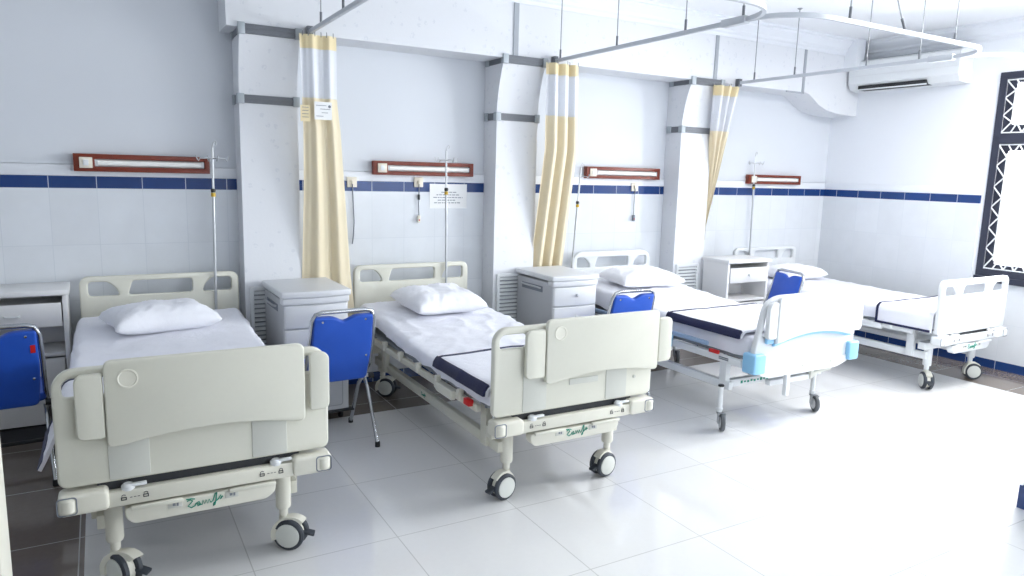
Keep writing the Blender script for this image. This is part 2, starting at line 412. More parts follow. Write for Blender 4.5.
# ------------------------------------------------------------------ windows
def window(n, y1, y0, z0, z1, nc, grille=True):
    """casements along y on the right wall: dark frame, transom, white zig-zag security grille"""
    x = XR
    f = MB(); fw_ = .055
    f.box(x-.02, x+.06, y0, y1, z0, z0+fw_); f.box(x-.02, x+.06, y0, y1, z1-fw_, z1)
    zt0, zt1 = 1.935, 2.015
    w = (y1-y0)/nc
    for k in range(nc+1):
        yy = y0+k*w; a, b = (yy, yy+fw_) if k == 0 else ((yy-fw_, yy) if k == nc else (yy-fw_*.6, yy+fw_*.6))
        f.box(x-.019, x+.059, a, b, z0, z1)
    f.box(x-.018, x+.058, y0, y1, zt0, zt1)
    # inner sashes
    ins = .075
    for k in range(nc):
        a, b = y0+k*w+.03, y0+(k+1)*w-.03
        for c, d in ((z0+.03, zt0), (zt1, z1-.03)):
            f.box(x+.012, x+.05, a, a+ins+.02, c, d); f.box(x+.012, x+.05, b-ins-.02, b, c, d)
            f.box(x+.013, x+.049, a, b, c, c+ins); f.box(x+.013, x+.049, a, b, d-ins*.8, d)
    o = struct(f.build('window_%d' % n, 'frame_dark'))
    g = MB(); r = .006
    for k in range(nc):
        a, b = y0+k*w+.05, y0+(k+1)*w-.05
        for c, d in ((z0+.065, zt0-.01), (zt1+.01, z1-.065)):
            gx = x-.004; e = .075
            def rod(p, q): g.cyl((gx, p[0], p[1]), (gx, q[0], q[1]), r, seg=6)
            for (u0, v0, u1, v1) in ((a, c, b, d), (a+e, c+e, b-e, d-e)):
                rod((u0, v0), (u1, v0)); rod((u1, v0), (u1, v1)); rod((u1, v1), (u0, v1)); rod((u0, v1), (u0, v0))
            def zig(p0, p1, q0, q1, m):
                for j in range(m):
                    t, t2, tm = j/m, (j+1)/m, (j+.5)/m
                    L = lambda A, B, s: (A[0]+(B[0]-A[0])*s, A[1]+(B[1]-A[1])*s)
                    rod(L(p0, p1, t), L(q0, q1, tm)); rod(L(q0, q1, tm), L(p0, p1, t2))
            mv = max(3, round((d-c)/.18)); mh = max(2, round((b-a)/.14))
            zig((a, c), (a, d), (a+e, c+e*.3), (a+e, d-e*.3), mv); zig((b, c), (b, d), (b-e, c+e*.3), (b-e, d-e*.3), mv)
            zig((a+e, c), (b-e, c), (a+e, c+e), (b-e, c+e), mh); zig((a+e, d), (b-e, d), (a+e, d-e), (b-e, d-e), mh)
    gr = g.build('grille', 'white_steel', o)
    p = MB(); p.box(x+.028, x+.032, y0+.05, y1-.05, z0+.05, z1-.05); p.build('pane', 'glass', o)
    s = MB(); s.box(x-.05, x+.02, y0-.04, y1+.0, z0-.05, z0, bev=.004); s.build('sill', 'frame_dark', o)
    return o
window(1, *W1, 4); window(2, *W2, 3)
# front window behind the camera
f = MB(); f.box(F0, F1, YF-.08, YF, .9, .96); f.box(F0, F1, YF-.08, YF, 2.44, 2.5)
for k in range(7):
    xx = F0+(F1-F0)*k/6; f.box(max(F0, xx-.03), min(F1, xx+.03), YF-.079, YF-.001, .9, 2.5)
o = struct(f.build('window_3', 'frame_dark')); MB().box(F0+.02, F1-.02, YF-.05, YF-.046, .95, 2.45).build('pane', 'glass', o)
# ground outside
struct(MB().box(XR+.5, XR+14, -12, 8, -.6, -.4).build('ground', 'outdoor'))

# ------------------------------------------------------------------ beds
def caster(parent, x, y, ztop, axis, trail, single=False):
    """castor under a post: stem + hood (mesh), wheels, hubs, pedal as children. axis = wheel axle direction angle; trail = wheel offset direction angle"""
    ax = Vector((math.cos(axis), math.sin(axis), 0)); tr = Vector((math.cos(trail), math.sin(trail), 0))
    r = .066; c = Vector((x, y, r))+tr*.028
    m = MB()
    m.cyl((x, y, .118), (x, y, ztop), .013); m.disc((x, y, .128), (0, 0, 1), [(0, .02), (.012, .02)], 16)
    # hood: arc shell over the wheels
    sec = []
    for k in range(11):
        a = R(-20)+k/10*R(160)
        u = tr*(-math.cos(a))+Vector((0, 0, 1))*math.sin(a)
        p = c+u*(r*.80); q = c+u*(r*1.13); h = .026 if not single else .017
        sec.append([p-ax*h, q-ax*h*.8, q+ax*h*.8, p+ax*h])
    m.loft(sec)
    m.cyl(c-ax*.012, c+ax*.012, r*.8, seg=20)
    f = m.build('caster', 'cream_lt', parent)
    offs = (-.026, .026) if not single else (0,)
    for s in offs:
        w = MB(); h = .012
        w.disc(c+ax*s, ax, [(-h, r*.7), (-h, r*.9), (-h*.5, r), (h*.5, r), (h, r*.9), (h, r*.7)])
        w.build('wheel', 'tyre', f)
        hb = MB(); q = 1 if s >= 0 else -1
        hb.disc(c+ax*(s+q*.010), ax*q, [(0, r*.78), (.006, r*.76), (.009, r*.6), (.010, r*.1)]); hb.build('hub_cap', 'hub', f)
    p = MB(); d = -tr
    e = c+tr*.055+Vector((0, 0, -.006))
    p.box(-.018, .018, -.03, .022, -.007, .007, bev=.004, M_=Matrix.Translation(e+tr*.02) @ Matrix.Rotation(trail-PI/2, 4, 'Z') @ Matrix.Rotation(R(-18), 4, 'X'))
    p.build('brake_pedal', 'tyre', f)
def padlocks(mb, x, y, z, s):
    """two small padlock pictograms joined by a dash"""
    for k, dx in enumerate((-.035, .035)):
        mb.plate(rrect(x+dx-.009, z-.008, x+dx+.009, z+.004, .001, 2), [rrect(x+dx-.006, z-.005, x+dx+.006, z+.001, .0008, 2)], y-.0012, y, .0003)
        sh = [(x+dx-.006, y-.0008, z+.004), (x+dx-.006, y-.0008, z+.010), (x+dx, y-.0008, z+.013), (x+dx+.006, y-.0008, z+.010)]
        if k: sh.append((x+dx+.006, y-.0008, z+.004))
        mb.tube(sh, .0012, 4)
    for k in (-1, 0, 1): mb.box(x+k*.012-.004, x+k*.012+.004, y-.0012, y, z-.001, z+.001)
def logo(mb, x, y, z, w):
    """teal handwritten-looking mark"""
    def st(pts, r=.0022): mb.tube([(x+a*w, y-.001, z+b*w) for a, b in pts], r*w/.13, 5)
    st([(-.5, .10), (-.42, .13), (-.36, .09), (-.42, .02), (-.48, -.04), (-.40, -.10), (-.3, -.06), (-.28, 0)])
    st([(-.52, .16), (-.40, .16), (-.30, .13)])
    st([(-.28, 0), (-.20, .04), (-.16, -.06), (-.24, -.08), (-.26, -.02), (-.12, -.06), (-.10, .06), (-.06, -.06), (-.02, .06), (.02, -.06), (.06, .06), (.10, -.05), (.16, .0)])
    st([(.16, 0), (.22, .20), (.26, .22), (.24, .02), (.20, -.14), (.16, -.16), (.18, -.08), (.30, .02)])
    st([(.30, .02), (.36, .12), (.38, .02), (.34, .0), (.42, .08)])
    mb.disc((x+.5*w, y-.0015, z+.02*w), (0, 1, 0), [(0, .02*w), (.0015, .02*w)], 8)

def three_holes(w, z0, z1):
    """hand holes of a bed end: slanted side slots and a long middle slot"""
    h = w-.03
    return [rpoly([(-h+.015, z0), (-.235, z0), (-.255, z0+.05), (-.30, z1), (-h+.015, z1)], .022),
            rpoly([(-.19, z0), (.17, z0), (.17, z1), (-.165, z1)], .02),
            rpoly([(.225, z0), (h-.015, z0), (h-.015, z1), (.285, z1), (.245, z0+.05)], .022)]
def bed_model(name, label, loc, rz, L=2.1, table=None, cm='cream', cl='cream_lt', st='cream_steel', castors=None, plate=False, holes_foot=False, tab=True, pole=None):
    b = thing(name, label, 'hospital bed', loc, R(rz))
    # footboard
    f = MB()
    out = rrect(-.465, .465, .465, .885, [.03, .03, .07, .07])
    if holes_foot: hs = three_holes(.465, .75, .825); out = rrect(-.465, .455, .465, .872, [.03, .03, .05, .05])
    else: hs = [rrect(-.435, .785, -.285, .852, [.015, .015, .03, .03]), rrect(.285, .785, .435, .852, [.015, .015, .03, .03])]
    f.plate(out, hs, 0, .036, .009)
    fb = f.build('footboard', cm, b, ang=50)
    g = MB()
    if not holes_foot:
        for x0, x1 in ((-.31, -.18), (.17, .30)): MB().plate(rrect(x0, .473, x1, .70, .006), [], -.0035, .004, .002).build('recessed_panel', 'groove', fb)
    else:
        g.plate(rrect(-.24, .675, .24, .715, .008), [], -.003, .004, .001); g.build('recessed_panel', 'blue_reflect', fb)  # pale blue colour paints in a reflection on the footboard panel
    if plate:
        MB().plate(rrect(-.05, .575, .12, .605, .003), [], -.004, .002, .001).build('name_plate', 'groove', fb)
        MB().disc((.35, .001, .57), (0, -1, 0), [(0, .009), (.006, .008)], 14).build('screw_cap', 'groove', fb)
    # overbed tray stored on the footboard
    if table:
        a0, a1, c0, c1, e0, e1 = table
        n = 14
        arch = [(c0+(c1-c0)*k/n, .606+.030*math.sin(PI*min(1, max(0, (k/n-.06)/.88)))**.8) for k in range(n+1)]
        pan = rpoly([p+((.03,) if k in (0, n) else (.004,)) for k, p in enumerate(arch)]+[(c1, .914, .03), (c0, .914, .03)], .02)
        t = MB(); t.plate(pan, [], -.040, -.016, .006); tp = t.build('tray_panel', cm, b, ang=50)
        d = MB(); d.disc((c0+.072, -.040, .846), (0, -1, 0), [(0, .034), (.0022, .034), (.0028, .031), (.0028, .029), (.0010, .027), (.0005, .001)], 32); d.build('cup_ring', cl, tp)
        for (u0, u1, rl) in ((a0, a1, [.025, .01, .01, .03]), (e0, e1, [.01, .025, .03, .01])):
            MB().plate(rrect(u0, .640, u1, .871, rl), [], -.036, -.012, .006).build('tray_leaf', cm, b, ang=50)
    # bumper beam under the footboard, corner bumpers with rollers
    bb = MB().box(-.37, .37, -.022, .015, .378, .434, bev=.005).build('bumper_beam', cl, b)
    for lx in (-.235, .235): k = MB(); padlocks(k, lx, -.0225, .407, 1); k.build('lock_symbol', 'ink', bb)
    for s in (-1, 1):
        c = MB(); c.plate(rrect(min(s*.315, s*.468), .376, max(s*.315, s*.468), .452, [.018]*4), [], -.034, .05, .012)
        cb = c.build('corner_bumper', cl, b, ang=50)
        MB().disc((s*.438, -.019, .386), (0, 0, 1), [(0, .018), (.008, .026), (.048, .026), (.056, .018)], 20).build('roller', cl, cb)
        q = MB(); q.plate(rrect(s*.438-.034, .382, s*.438+.028, .446, .012), [rrect(s*.438-.030, .386, s*.438+.024, .442, .010)], -.0355, -.032, .0005); q.build('seam', 'inkgrey', cb)
        kn = MB(); kn.disc((s*.255, -.002, .431), (0, 0, 1), [(0, .022), (.014, .022), (.022, .014)], 16); kn.box(s*.255+.005, s*.255+.06, -.017, -.0, .442, .453, bev=.003); kn.build('locking_lever', 'white_plastic', b)
    MB().box(-.35, .35, .02, .04, .425, .46).build('foot_crossbar', 'darkgap', b)
    # crank panel with folded handles and teal mark
    cp = MB(); cp.plate(rpoly([(-.27, .365), (-.27, .33), (-.245, .302), (.215, .302), (.25, .33), (.25, .365)], .015), [], -.02, .03, .006)
    cpo = cp.build('crank_panel', cl, b, ang=50)
    k = MB(); logo(k, .0, -.0205, .338, .135); k.build('printed_mark', 'teal', cpo)
    for s in (-1, 1):
        h = MB(); h.box(-.085, .085, -.032, -.014, .357, .373, bev=.004, M_=Matrix.Translation((s*.165, 0, 0)))
        ho = h.build('crank_handle', cm, b)
        q = MB(); q.box(-.024, .024, -.0235, -.019, .336, .363, bev=.002, M_=Matrix.Translation((s*.098-.01, 0, 0))); qo = q.build('crank_icon_plate', 'groove', cpo)
        q = MB(); q.box(-.008, .002, -.0245, -.023, .345, .355, M_=Matrix.Translation((s*.098-.01, 0, 0))); q.box(.005, .012, -.0245, -.023, .343, .358, M_=Matrix.Translation((s*.098-.01, 0, 0))); q.build('crank_icon', 'inkgrey', cpo)
    # chassis
    for y in (.14, L-.2):
        MB().box(-.41, .41, y-.03, y+.03, .318, .374, bev=.004).build('cross_beam', st, b)
    for s in (-1, 1):
        r_ = MB().box(s*.345-.018, s*.345+.018, .13, L-.19, .235, .29, bev=.004).build('chassis_rail', st, b)
        if s < 0:
            q = MB(); logo(q, 0, 0, 0, .075); me = q.mesh('printed_mark', 'teal')
            qo = link('printed_mark', me, r_); qo.rotation_euler = (0, 0, -PI/2); qo.location = (-.3635, 1.05, .262)
        for y in (.25, L-.42):
            MB().box(s*.365-.018, s*.365+.018, y-.03, y+.03, .24, .475, bev=.004).build('upright', st, b)
        for i, y in enumerate((.14, L-.2)):
            lp = MB(); lp.disc((s*.308, y, .148), (0, 0, 1), [(0, .018), (.03, .018), (.032, .028), (.04, .031), (.15, .031), (.19, .029), (.23, .029)], 20); lp.build('leg_post', cl, b)
            a, tr = (castors or {}).get((s, i), (R(-105), R(-15)))
            caster(b, s*.308, y, .16, a, tr)
        # deck rail and brackets
        MB().box(s*.435-.014, s*.435+.014, .20, L-.12, .432, .468, bev=.004).build('deck_rail', st, b)
        for k in range(6):
            y = .38+k*(L-.75)/5
            q = MB(); q.box(s*.45-.016, s*.45+.016, y-.014, y+.014, .445, .500, bev=.004); q.build('rail_bracket', cl, b)
        q = MB(); q.plate(rpoly([(.45, .418), (.64, .418), (.68, .435), (.68, .468), (.45, .468)], .012), [], -.012, .012, .004, M_=Matrix.Translation((s*.452, 0, 0)) @ Matrix.Rotation(PI/2, 4, 'Z'))
        q.build('guard_hinge', cl, b)
    if tab: MB().box(-.474, -.444, .235, .295, .452, .485, bev=.005).build('release_tab', 'red', b)
    d = MB(); d.box(-.42, .42, .08, L-.05, .472, .492, bev=.004)
    for k in range(8): d.box(-.422, .422, .15+k*(L-.3)/8, .15+k*(L-.3)/8+.012, .465, .4935)
    d.build('deck_board', 'deck', b)
    # socket that holds the drip pole
    if pole is not None:
        MB().box(pole-.022, pole+.022, L-.036, L+.012, .462, .50, bev=.004).build('pole_socket', st, b)
    # headboard
    h = MB(); h.plate(rrect(-.445, .47, .445, .905, [.02, .02, .05, .05]), three_holes(.445, .785, .872), L, L+.034, .009)
    h.build('headboard', cm, b, ang=50)
    for s in (-1, 1): MB().box(s*.36-.02, s*.36+.02, L+.002, L+.03, .30, .48, bev=.003).build('headboard_post', st, b)
    return b
cas = lambda a, t: (R(a), R(t))
BED1 = bed_model('hospital_bed', 'nearest cream hospital bed at the left, overbed tray closed on its footboard', (-1.361, .0, 0), -.7, 2.12, pole=.298,
    table=(-.398, -.312, -.309, .366, .386, .462),
    castors={(-1, 0): cas(-150, -30), (1, 0): cas(-125, -20), (-1, 1): cas(-120, -20), (1, 1): cas(-100, -10)})
BED2 = bed_model('hospital_bed', 'cream hospital bed second from left, tray shifted beyond the footboard edge', (.325, .0, 0), 0, 2.12, pole=.258,
    table=(-.315, -.212, -.207, .468, .475, .56), plate=True,
    castors={(-1, 0): cas(-78, 195), (1, 0): cas(-82, 195), (-1, 1): cas(-130, -20), (1, 1): cas(-100, -10)})
BED4 = bed_model('hospital_bed', 'white hospital bed by the right wall whose open slotted footboard carries no tray', (4.205, .2, 0), 0, 2.04, pole=-.255,
    castors={(-1, 0): cas(-40, -130), (1, 0): cas(-130, -30), (-1, 1): cas(-120, -20), (1, 1): cas(-100, -10)}, holes_foot=True, tab=False, cm='white_plastic', cl='white_plastic', st='white_steel')

# bed 3: older crank bed with light blue fittings
def crank_bed(loc, rz, L=2.02):
    b = thing('hospital_bed', 'white crank bed with light blue corner bumpers and side fittings', 'hospital bed', loc, R(rz))
    cm, cl, st = 'white_plastic', 'white_plastic', 'white_steel'
    out = rpoly([(-.47, .43, .02), (.47, .43, .02), (.47, .60, .05), (.455, .865, .07), (.30, .885, .05), (-.30, .885, .1), (-.40, .84, .10), (-.44, .66, .08), (-.47, .55, .05)], .03, 6)
    hole = rpoly([(-.415, .64), (-.36, .64), (-.345, .80), (-.38, .80)], .02)
    MB().plate(out, [hole], 0, .04, .01).build('footboard', cm, b, ang=50)
    sk = MB(); sk.plate(rpoly([(-.42, .45, .01), (.42, .45, .01), (.42, .41), (.30, .375, .03), (-.33, .375, .03), (-.42, .40)], .02), [], -.008, .03, .005)
    sko = sk.build('footboard_skirt', cl, b, ang=50)
    q = MB()
    for x in (.0, .27): q.disc((x-.03, -.009, .425), (0, -1, 0), [(0, .008), (.004, .007)], 12)
    q.build('screw_cap', 'groove', sko)
    for s in (-1, 1):
        MB().plate(rrect(s*.445-.05, .415, s*.445+.05, .54, .016), [], -.03, .07, .010).build('corner_bumper', 'sky_blue', b, ang=50)
    n = 14; c0, c1 = -.335, .40
    arch = [(c0+(c1-c0)*k/n, .60+.045*math.sin(PI*min(1, max(0, (k/n-.04)/.9)))**.8) for k in range(n+1)]
    tp = MB().plate(arch+rrect(c0, .6, c1, .885, [0, 0, .03, .03])[14:], [], -.05, -.02, .007).build('tray_panel', cm, b, ang=50)
    MB().disc((c0+.09, -.05, .835), (0, -1, 0), [(0, .034), (.002, .034), (.0025, .031), (.001, .028), (.0005, .001)], 28).build('cup_ring', cl, tp)
    MB().plate([(x, z-.020+.012*max(0, x)) for x, z in arch]+[(c1-.05, .66), (c0+.02, .66)], [], -.028, -.006, .003).build('tray_edge', 'sky_blue', b, ang=50)
    MB().plate(rrect(-.415, .63, -.34, .855, [.025, .01, .01, .05]), [], -.046, -.014, .006).build('tray_leaf', cm, b, ang=50)
    MB().plate(rrect(.405, .62, .475, .86, [.01, .03, .03, .01]), [], -.046, -.014, .006).build('tray_leaf', cm, b, ang=50)
    MB().box(-.40, -.34, -.03, -.006, .60, .635, bev=.006).build('tray_hinge', 'sky_blue', b)
    # crank stubs and foot frame
    for x in (-.18,):
        q = MB(); q.box(x-.016, x+.016, -.03, .0, .25, .385, bev=.004); q.build('crank_handle', cl, b)
    q = MB(); q.box(-.25, .14, .05, .09, .30, .335, bev=.004); q.build('crank_bar', st, b)
    q = MB(); q.plate(rpoly([(.12, .40), (.33, .40), (.33, .345), (.20, .335), (.12, .30)], .01), [rpoly([(.15, .385), (.29, .385), (.29, .36), (.15, .35)], .006)], .04, .08, .004); q.build('foot_bracket', 'groove', b, ang=50)
    lb = MB().box(-.42, .42, .24, .28, .255, .305, bev=.004).build('cross_beam', st, b)
    q = MB()
    for k in range(9): q.box(-.30+k*.03, -.282+k*.03, .2385, .2402, .272+.004*(k % 2), .286+.004*(k % 3 == 0))
    q.build('printed_mark', 'teal', lb)
    MB().box(-.42, .42, L-.3, L-.26, .255, .305, bev=.004).build('cross_beam', st, b)
    for s in (-1, 1):
        MB().box(s*.43-.018, s*.43+.018, .2, L-.25, .255, .305, bev=.004).build('chassis_rail', st, b)
        for y in (.26, L-.35): MB().box(s*.43-.02, s*.43+.02, y-.028, y+.028, .26, .46, bev=.004).build('upright', st, b)
        dr = MB().box(s*.455-.015, s*.455+.015, .1, L-.1, .43, .475, bev=.004).build('deck_rail', st, b)
        if s < 0:
            q = MB()
            for z in (.447, .458): q.box(-.4725, -.469, .20, .28, z, z+.007)
            q.build('vent_slot', 'inkgrey', dr)
            MB().box(-.4735, -.468, .88, 1.03, .438, .466, bev=.002).build('rail_plate', 'inkgrey', dr)
        # folded side guard
        MB().box(s*.49-.012, s*.49+.012, .36, 1.75, .515, .545, bev=.010).build('side_guard', 'steel_blue', b)
        MB().box(s*.49-.010, s*.49+.010, .75, 1.75, .485, .503, bev=.006).build('side_guard', 'white_steel', b)
        for y in (.74, 1.28, 1.65): MB().box(s*.48-.022, s*.48+.022, y-.028, y+.028, .425, .525, bev=.010).build('guard_clamp', 'sky_blue', b)
        for y in (1.12,): MB().disc((s*.472, y, .452), (s, 0, 0), [(0, .018), (.02, .016)], 14).build('clamp_knob', 'sky_blue', b)
    MB().box(-.495, -.475, .27, .35, .478, .502, bev=.004).build('release_tab', 'red', b)
    for s in (-1, 1):
        wx = -.50 if s < 0 else .39
        for y in (.215, L-.42):
            p = MB(); p.disc((wx, y, .115), (0, 0, 1), [(0, .013), (.02, .020), (.03, .020), (.032, .016), (.17, .016)], 16); po = p.build('leg_post', st, b)
            MB().disc((wx, y, .285), (0, 0, 1), [(0, .019), (.006, .02), (.012, .016)], 14).build('leg_cap', 'black', po)
            axd = R(-36) if s < 0 else R(-28)
            ax = Vector((math.cos(axd), math.sin(axd), 0)); c = Vector((wx, y-.03, .056))
            fk = MB()
            fk.box(-.024, .024, -.02, .02, .108, .118, bev=.003, M_=Matrix.Translation((c.x, c.y+.02, 0)) @ Matrix.Rotation(axd, 4, 'Z'))
            for q in (-1, 1): fk.box(-.003, .003, -.015, .018, .05, .112, M_=Matrix.Translation((c.x, c.y+.008, 0)) @ Matrix.Rotation(axd, 4, 'Z') @ Matrix.Translation((q*.022, 0, 0)))
            fo = fk.build('caster', 'steel', b)
            MB().disc(c, ax, [(-.014, .035), (-.014, .048), (-.008, .056), (.008, .056), (.014, .048), (.014, .035)]).build('wheel', 'tyre_lt', fo)
            MB().disc(c, ax, [(-.0155, .01), (-.0155, .036), (.0155, .036), (.0155, .01)], 20).build('hub_cap', 'grey_plastic', fo)
    MB().box(-.43, .43, .06, L-.04, .475, .495, bev=.004).build('deck_board', 'deck', b)
    MB().box(-.482, -.40, L-.036, L+.012, .462, .50, bev=.004).build('pole_socket', st, b)
    MB().plate(rrect(-.42, .47, .42, .935, [.02, .02, .10, .10]), three_holes(.42, .80, .885), L, L+.034, .009).build('headboard', cm, b, ang=50)
    return b
BED3 = crank_bed((2.195, .15, 0), 0)

# ------------------------------------------------------------------ bedding
def fz(p, s=1.): return noise.noise(Vector(p)*s)
def crease(p): return 1-abs(noise.noise(Vector(p)))*2
def smooth(t): t = max(0, min(1, t)); return t*t*(3-2*t)
def mattress(label, loc, rz, L, top, w=.435, z0=.497, lift=0., lift0=1.0, seed=0., amp=.004):
    """sheet-covered mattress; the head end rises by lift beyond y = lift0"""
    nx, ny = 44, 96; y0, y1 = .055, L-.03
    secs = []
    for j in range(ny+1):
        y = y0+(y1-y0)*j/ny
        e = min(j, ny-j)/ny*(y1-y0); ins = .03*(1-min(1, e/.03))**2
        zt = top+lift*smooth((y-lift0)/(y1-lift0))
        zb = z0+lift*.8*smooth((y-lift0)/(y1-lift0))
        ww = w-ins; r = .045
        ring = []
        ring.append((-ww+.02, y, zb)); ring.append((-ww, y, zb+.012))
        zz = zt-ins*.6
        for k in range(6):
            a = PI-k/5*PI/2; ring.append((-ww+r+r*math.cos(a), y, zz-r+r*math.sin(a)))
        for k in range(1, nx): ring.append((-ww+r+(2*ww-2*r)*k/nx, y, zz+.006*math.sin(PI*k/nx)))
        for k in range(6):
            a = PI/2-k/5*PI/2; ring.append((ww-r+r*math.cos(a), y, zz-r+r*math.sin(a)))
        ring.append((ww, y, zb+.012)); ring.append((ww-.02, y, zb))
        out = []
        for i, (x, yy, z) in enumerate(ring):
            p = Vector((x*5+seed, yy*4, z*9))
            d = amp*(crease(p)**3*1.4+.8*noise.noise(p*2.3)+1.2*noise.noise(p*.6)+1.0*crease(Vector((x*3-yy*6+seed, yy*2, 3)))**4)
            if i < 3 or i > len(ring)-4: zlow = -.012*(1+noise.noise(Vector((yy*7, seed, 1)))); out.append((x+d*(-1 if x < 0 else 1), yy, z+zlow*(0 if i in (0, len(ring)-1) else 1)))
            else: out.append((x+(d*.6 if abs(x) > ww-.03 else 0)*(1 if x > 0 else -1), yy, z+d))
        secs.append(out)
    m = MB(); m.loft(secs)
    o = m.build('mattress', 'sheet', None, ang=70); o.location = loc; o.rotation_euler = (0, 0, R(rz))
    return tag(o, label, 'mattress', None)
mattress('white sheeted mattress on the nearest cream bed at the left', (-1.375, .0, 0), -.7, 2.1, .64, w=.452, seed=1., amp=.0035, lift=.035, lift0=.8)
mattress('wrinkled white sheeted mattress with raised head on the bed second from left', (.325, .0, 0), 0, 2.1, .562, lift=.085, lift0=.7, seed=5., amp=.006)
mattress('white sheeted mattress with raised head on the bed with light blue fittings', (2.195, .15, 0), 0, 2.0, .618, lift=.08, lift0=.5, seed=9., amp=.004, w=.43)
mattress('white sheeted mattress on the bed beside the right wall', (4.205, .2, 0), 0, 2.02, .605, seed=14., amp=.003, lift=.03, lift0=.8)

def pillow(label, loc, rot, w, d, h, seed, squash=0.):
    m = MB(); nu, nv = 40, 30
    def pt(u, v, s):
        x = u*w/2*(1-.07*(1-v*v)-.02*math.sin(seed+v*3)); y = v*d/2*(1-.09*(1-u*u)-.02*math.sin(seed*2+u*4))
        t = (max(0, 1-abs(u)**4.2))**.55*(max(0, 1-abs(v)**3.6))**.55
        z = h*(.62 if s > 0 else .38)*t*s
        if s > 0:
            ed = 1-t
            p = Vector((u*2.4+seed, v*2.0, seed))
            z += t*h*.10*(noise.noise(p)*1.2+crease(p*1.7)**3*.5)+ed*(t > .02)*h*.10*crease(Vector((u*5+seed, v*5, 2)))
            z -= t*h*squash*math.exp(-((u-.1)**2+(v+.1)**2)*4)
        return (x, y, z+h*.36)
    top = [[pt(-1+2*i/nu, -1+2*j/nv, 1) for i in range(nu+1)] for j in range(nv+1)]
    bot = [[pt(-1+2*i/nu, -1+2*j/nv, -1) for i in range(nu+1)] for j in range(nv+1)]
    m.loft(top, closed=False); m.loft(bot, closed=False)
    bmesh.ops.remove_doubles(m.bm, verts=m.bm.verts, dist=1e-5)
    o = m.build('pillow', 'pillow', None, ang=80); o.location = loc; o.rotation_euler = tuple(R(a) for a in rot)
    return tag(o, label, 'pillow', 'pillows on the beds')
pillow('white pillow lying askew on the nearest bed at the left', (-1.385, 1.63, .666), (0, 0, 11), .54, .42, .15, 1.3)
pillow('plump creased white pillow on the bed second from left', (.335, 1.69, .645), (4, 0, 2), .53, .49, .15, 4.1, .1)
pillow('white pillow against the headboard of the bed with light blue fittings', (2.19, 1.78, .702), (3, 0, -4), .60, .42, .13, 7.7)
pillow('faint white pillow on the bed beside the right wall', (4.17, 1.88, .640), (0, 0, 0), .58, .40, .13, 11.2)

def blanket(label, loc, rz, yfoot, yhead, w, ztop, drop_l, drop_r, th=.014, band=.05, edge=.02, seed=0., flare=0., curl=0., skew=0.):
    """folded blanket over the foot of a bed: white body and navy edging on its long sides and head edge"""
    o = thing('blanket', label, 'blanket', loc, R(rz))
    drop_l, drop_r = max(drop_l, .006), max(drop_r, .006)
    ny = 30
    def xs(y):
        prof = []                     # (x, z) of the mid surface across the bed, left hem to right hem
        r = .03
        n = 8
        for k in range(n+1):
            s = k/n; prof.append((-w-.004-flare*(1-s)**1.5, ztop-r-drop_l*(1-s)))
        for k in range(1, 5): a = PI-k/4*PI/2; prof.append((-w+r+r*math.cos(a)-.004, ztop-r+r*math.sin(a)))
        for k in range(1, 18): prof.append((-w+r+(2*w-2*r)*k/18, ztop))
        for k in range(5): a = PI/2-k/4*PI/2; prof.append((w-r+r*math.cos(a)+.004, ztop-r+r*math.sin(a)))
        for k in range(1, n+1): prof.append((w+.004, ztop-r-drop_r*k/n))
        return prof
    def surf(ya, yb, t0, lo=None, hi=None, ny=ny, wob=.004):
        secs = []
        for j in range(ny+1):
            y = ya+(yb-ya)*j/ny
            pr = xs(y); N = len(pr)
            idx = list(range(N))
            if lo is not None:
                # cumulative length along the profile; keep [lo, hi] measured from the left hem
                acc = [0]
                for a, b in zip(pr, pr[1:]): acc.append(acc[-1]+math.hypot(b[0]-a[0], b[1]-a[1]))
                tot = acc[-1]; h2 = hi if hi > 0 else tot+hi; l2 = lo if lo >= 0 else tot+lo
                if hi == 0: h2 = tot
                def at(s):
                    for i in range(N-1):
                        if acc[i+1] >= s-1e-9:
                            f = (s-acc[i])/max(1e-9, acc[i+1]-acc[i]); return (pr[i][0]+(pr[i+1][0]-pr[i][0])*f, pr[i][1]+(pr[i+1][1]-pr[i][1])*f)
                    return pr[-1]
                pr = [at(l2+(h2-l2)*k/12) for k in range(13)]; N = len(pr)
            top, bot = [], []
            for i in range(N):
                a = pr[max(0, i-1)]; b = pr[min(N-1, i+1)]; tx, tz = b[0]-a[0], b[1]-a[1]; l = math.hypot(tx, tz); nx, nz = -tz/l, tx/l
                d = wob*noise.noise(Vector((pr[i][0]*6+seed, y*6, pr[i][1]*6)))+wob*.8*crease(Vector((pr[i][0]*4+seed, y*5, 1)))**3
                yy = y+skew*(pr[i][0]+w)*(y-yfoot)/(yhead-yfoot)
                top.append((pr[i][0]+nx*(t0+d), yy, pr[i][1]+nz*(t0+d))); bot.append((pr[i][0]+nx*.002, yy, pr[i][1]+nz*.002))
            secs.append(top+bot[::-1])
        return MB().loft(secs)
    surf(yfoot, yhead, th).build('cover', 'sheet', o, ang=70)
    surf(yfoot+.01, yhead+.004, th+.004+curl, 0., band).build('edging', 'navy', o, ang=70)
    surf(yfoot+.01, yhead+.004, th+.004, -band, 0).build('edging', 'navy', o, ang=70)
    surf(yhead-edge, yhead+.006, th+.004, ny=3).build('edging', 'navy', o, ang=70)
    return o
blanket('white blanket with broad navy edge folded over the foot of the bed second from left', (.325, .0, 0), 0, .10, .70, .430, .574, .0, .03, band=.040, edge=.014, seed=3., curl=.008, skew=.06)
blanket('white blanket with rolled navy edge on the bed with light blue fittings', (2.195, .15, 0), 0, .13, .80, .430, .638, .0, .03, band=.032, edge=.012, seed=6., curl=.012)
